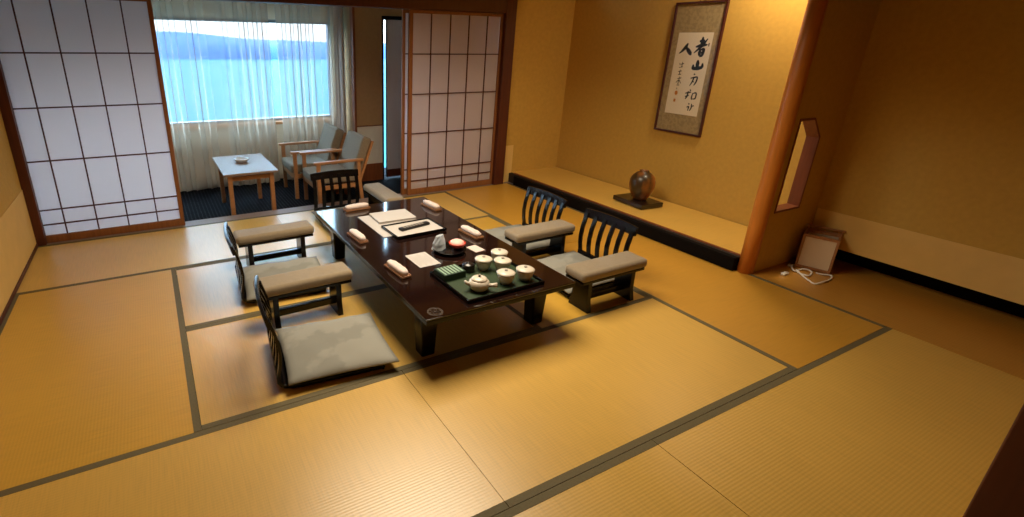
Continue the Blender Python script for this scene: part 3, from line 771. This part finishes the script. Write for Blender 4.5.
for i in range(len(cpts)-1):
    p0, p1, p2, p3 = cpts[max(i-1,0)], cpts[i], cpts[i+1], cpts[min(i+2,len(cpts)-1)]
    for k in range(5):
        t = k/5
        Q.append(tuple(0.5*((2*p1[q])+(-p0[q]+p2[q])*t+(2*p0[q]-5*p1[q]+4*p2[q]-p3[q])*t*t+(-p0[q]+3*p1[q]-3*p2[q]+p3[q])*t**3) for q in range(2)))
cm = MB().tube([(x, y, 0.006+0.006*math.sin(i*0.35)**2) for i, (x, y) in enumerate(Q)], 0.006, 8)
cm.box(4.885,4.945,0.725,0.75,0.0005,0.018)
cdo = cm.build('power_cord', M['cord'], la, smooth=True); 
cdo.matrix_parent_inverse = (Matrix.Translation((5.268,0.722,0)) @ Matrix.Rotation(R(20),4,'Z')).inverted()

# ---------------------------------------------------------------- sunroom furniture
ct = thing('coffee_table', 'pale wood coffee table standing on the dark carpet', 'table', (1.695,4.285,SF))
TH = 0.50
MB().box(-0.255,0.255,-0.425,0.425,TH-0.022,TH).build('table_top', M['wood_table'], ct, bevel=0.004)
MB().box(-0.19,0.19,-0.36,-0.338,TH-0.085,TH-0.045).box(-0.19,0.19,0.338,0.36,TH-0.085,TH-0.045).box(-0.205,-0.185,-0.34,0.34,TH-0.07,TH-0.022).box(0.185,0.205,-0.34,0.34,TH-0.07,TH-0.022).box(-0.012,0.012,-0.34,0.34,TH-0.085,TH-0.06).build('apron', M['wood_chair'], ct, bevel=0.002)
for sx in (-1,1):
    for sy in (-1,1): MB().box(sx*0.195-0.020,sx*0.195+0.020,sy*0.36-0.020,sy*0.36+0.020,0,TH-0.022).build('leg', M['wood_chair'], ct, bevel=0.004)
at = MB().lathe([(0.050,0),(0.056,0.003),(0.072,0.024),(0.075,0.036),(0.066,0.036),(0.060,0.018),(0.0005,0.012)], 28).build('ashtray', M['towel_white'], smooth=True)
at.location = (1.685,4.36,SF+TH+0.0005); tag(at, 'round white ashtray on the coffee table', 'ashtray')

def make_armchair():
    t = thing('armchair', '', 'armchair')   # faces -X, origin on the floor
    Wm = M['wood_chair']; hw = 0.265
    for s in (-1,1):
        y = s*hw
        MB().box(-0.27,0.26,y-0.026,y+0.026,0.515,0.540).build('arm', Wm, t, bevel=0.006)
        MB().box(-0.245,-0.205,y-0.017,y+0.017,0,0.516).build('front_leg', Wm, t, bevel=0.004)
        MB().prism([(0.235,0.0),(0.27,0.0),(0.235,0.30),(0.225,0.516),(0.190,0.516),(0.195,0.30)], y-0.016, y+0.016, 'Y').build('rear_leg', Wm, t, bevel=0.003)
        MB().box(-0.205,0.20,y-0.012,y+0.012,0.24,0.285).build('side_rail', Wm, t, bevel=0.003)
    MB().box(-0.24,-0.215,-hw+0.017,hw-0.017,0.225,0.285).build('cross_rail', Wm, t, bevel=0.003)
    MB().box(0.19,0.215,-hw,hw,0.20,0.25).build('cross_rail', Wm, t, bevel=0.003)
    mtx = Matrix.Rotation(R(5),4,'Y')
    MB().box(-0.265,0.21,-0.236,0.236,0.285,0.385).build('seat_cushion', M['grey_fabric'], t, bevel=0.028, segs=3)
    mt = Matrix.Translation((0.185,0,0.33)) @ Matrix.Rotation(R(20),4,'Y')
    MB().box(-0.055,0.050,-0.236,0.236,0.0,0.44, mt).build('back_cushion', M['grey_fabric'], t, bevel=0.026, segs=3)
    mb = MB()
    for z in (0.06,0.36): mb.box(0.052,0.072,-0.22,0.22,z,z+0.04, mt)
    for y in (-0.23,0.20): mb.box(0.052,0.078,y,y+0.03,-0.12,0.42, mt)
    mb.build('back_frame', Wm, t, bevel=0.002)
    return t
ac = make_armchair()
place(ac, 0, (2.575,4.125,SF), R(0), 'grey cushioned wooden armchair beside the slatted floor chair back', 'wooden armchairs in the sunroom')
place(ac, 1, (2.49,4.722,SF), R(0), 'grey cushioned wooden armchair directly against the sheer curtain', 'wooden armchairs in the sunroom')

# ---------------------------------------------------------------- light
def area(name, loc, size, power, col, rot=(0,0,0)):
    l = bpy.data.lights.new(name, 'AREA'); l.shape = 'SQUARE'; l.size = size; l.energy = power; l.color = col
    o = bpy.data.objects.new(name, l); COL.objects.link(o); o.location = loc; o.rotation_euler = rot
    return o
WARM = (1.0, 0.86, 0.64)
a1 = area('ceiling_lamp', (2.4,1.65,2.38), 1.3, 62, WARM); a1.data.spread = R(144)
area('alcove_lamp', (4.98,1.35,2.50), 0.25, 22, (1.0,0.86,0.62))

w = bpy.data.worlds.new('overcast sky'); sc.world = w; w.use_nodes = True
nt = w.node_tree; nt.nodes.clear()
out = nt.nodes.new('ShaderNodeOutputWorld'); bg = nt.nodes.new('ShaderNodeBackground')
tc = nt.nodes.new('ShaderNodeTexCoord'); sp_ = nt.nodes.new('ShaderNodeSeparateXYZ'); rp = nt.nodes.new('ShaderNodeValToRGB')
nt.links.new(tc.outputs['Generated'], sp_.inputs[0]); nt.links.new(sp_.outputs['Z'], rp.inputs[0])
e = rp.color_ramp.elements      # pale overcast band at the horizon, deeper blue above
SKY = 17.0
e[0].position = 0.03; e[0].color = (2.6/SKY, 2.9/SKY, 3.1/SKY, 1)
e[1].position = 0.24; e[1].color = (0.47, 0.74, 1.0, 1)
nt.links.new(rp.outputs[0], bg.inputs['Color']); bg.inputs['Strength'].default_value = SKY
nt.links.new(bg.outputs[0], out.inputs[0])

# ---------------------------------------------------------------- view
vs = sc.view_settings
sc.display_settings.display_device = 'sRGB'
vs.view_transform = 'Standard'; vs.look = 'None'; vs.gamma = 1.0; vs.use_curve_mapping = False; vs.exposure = 0.0
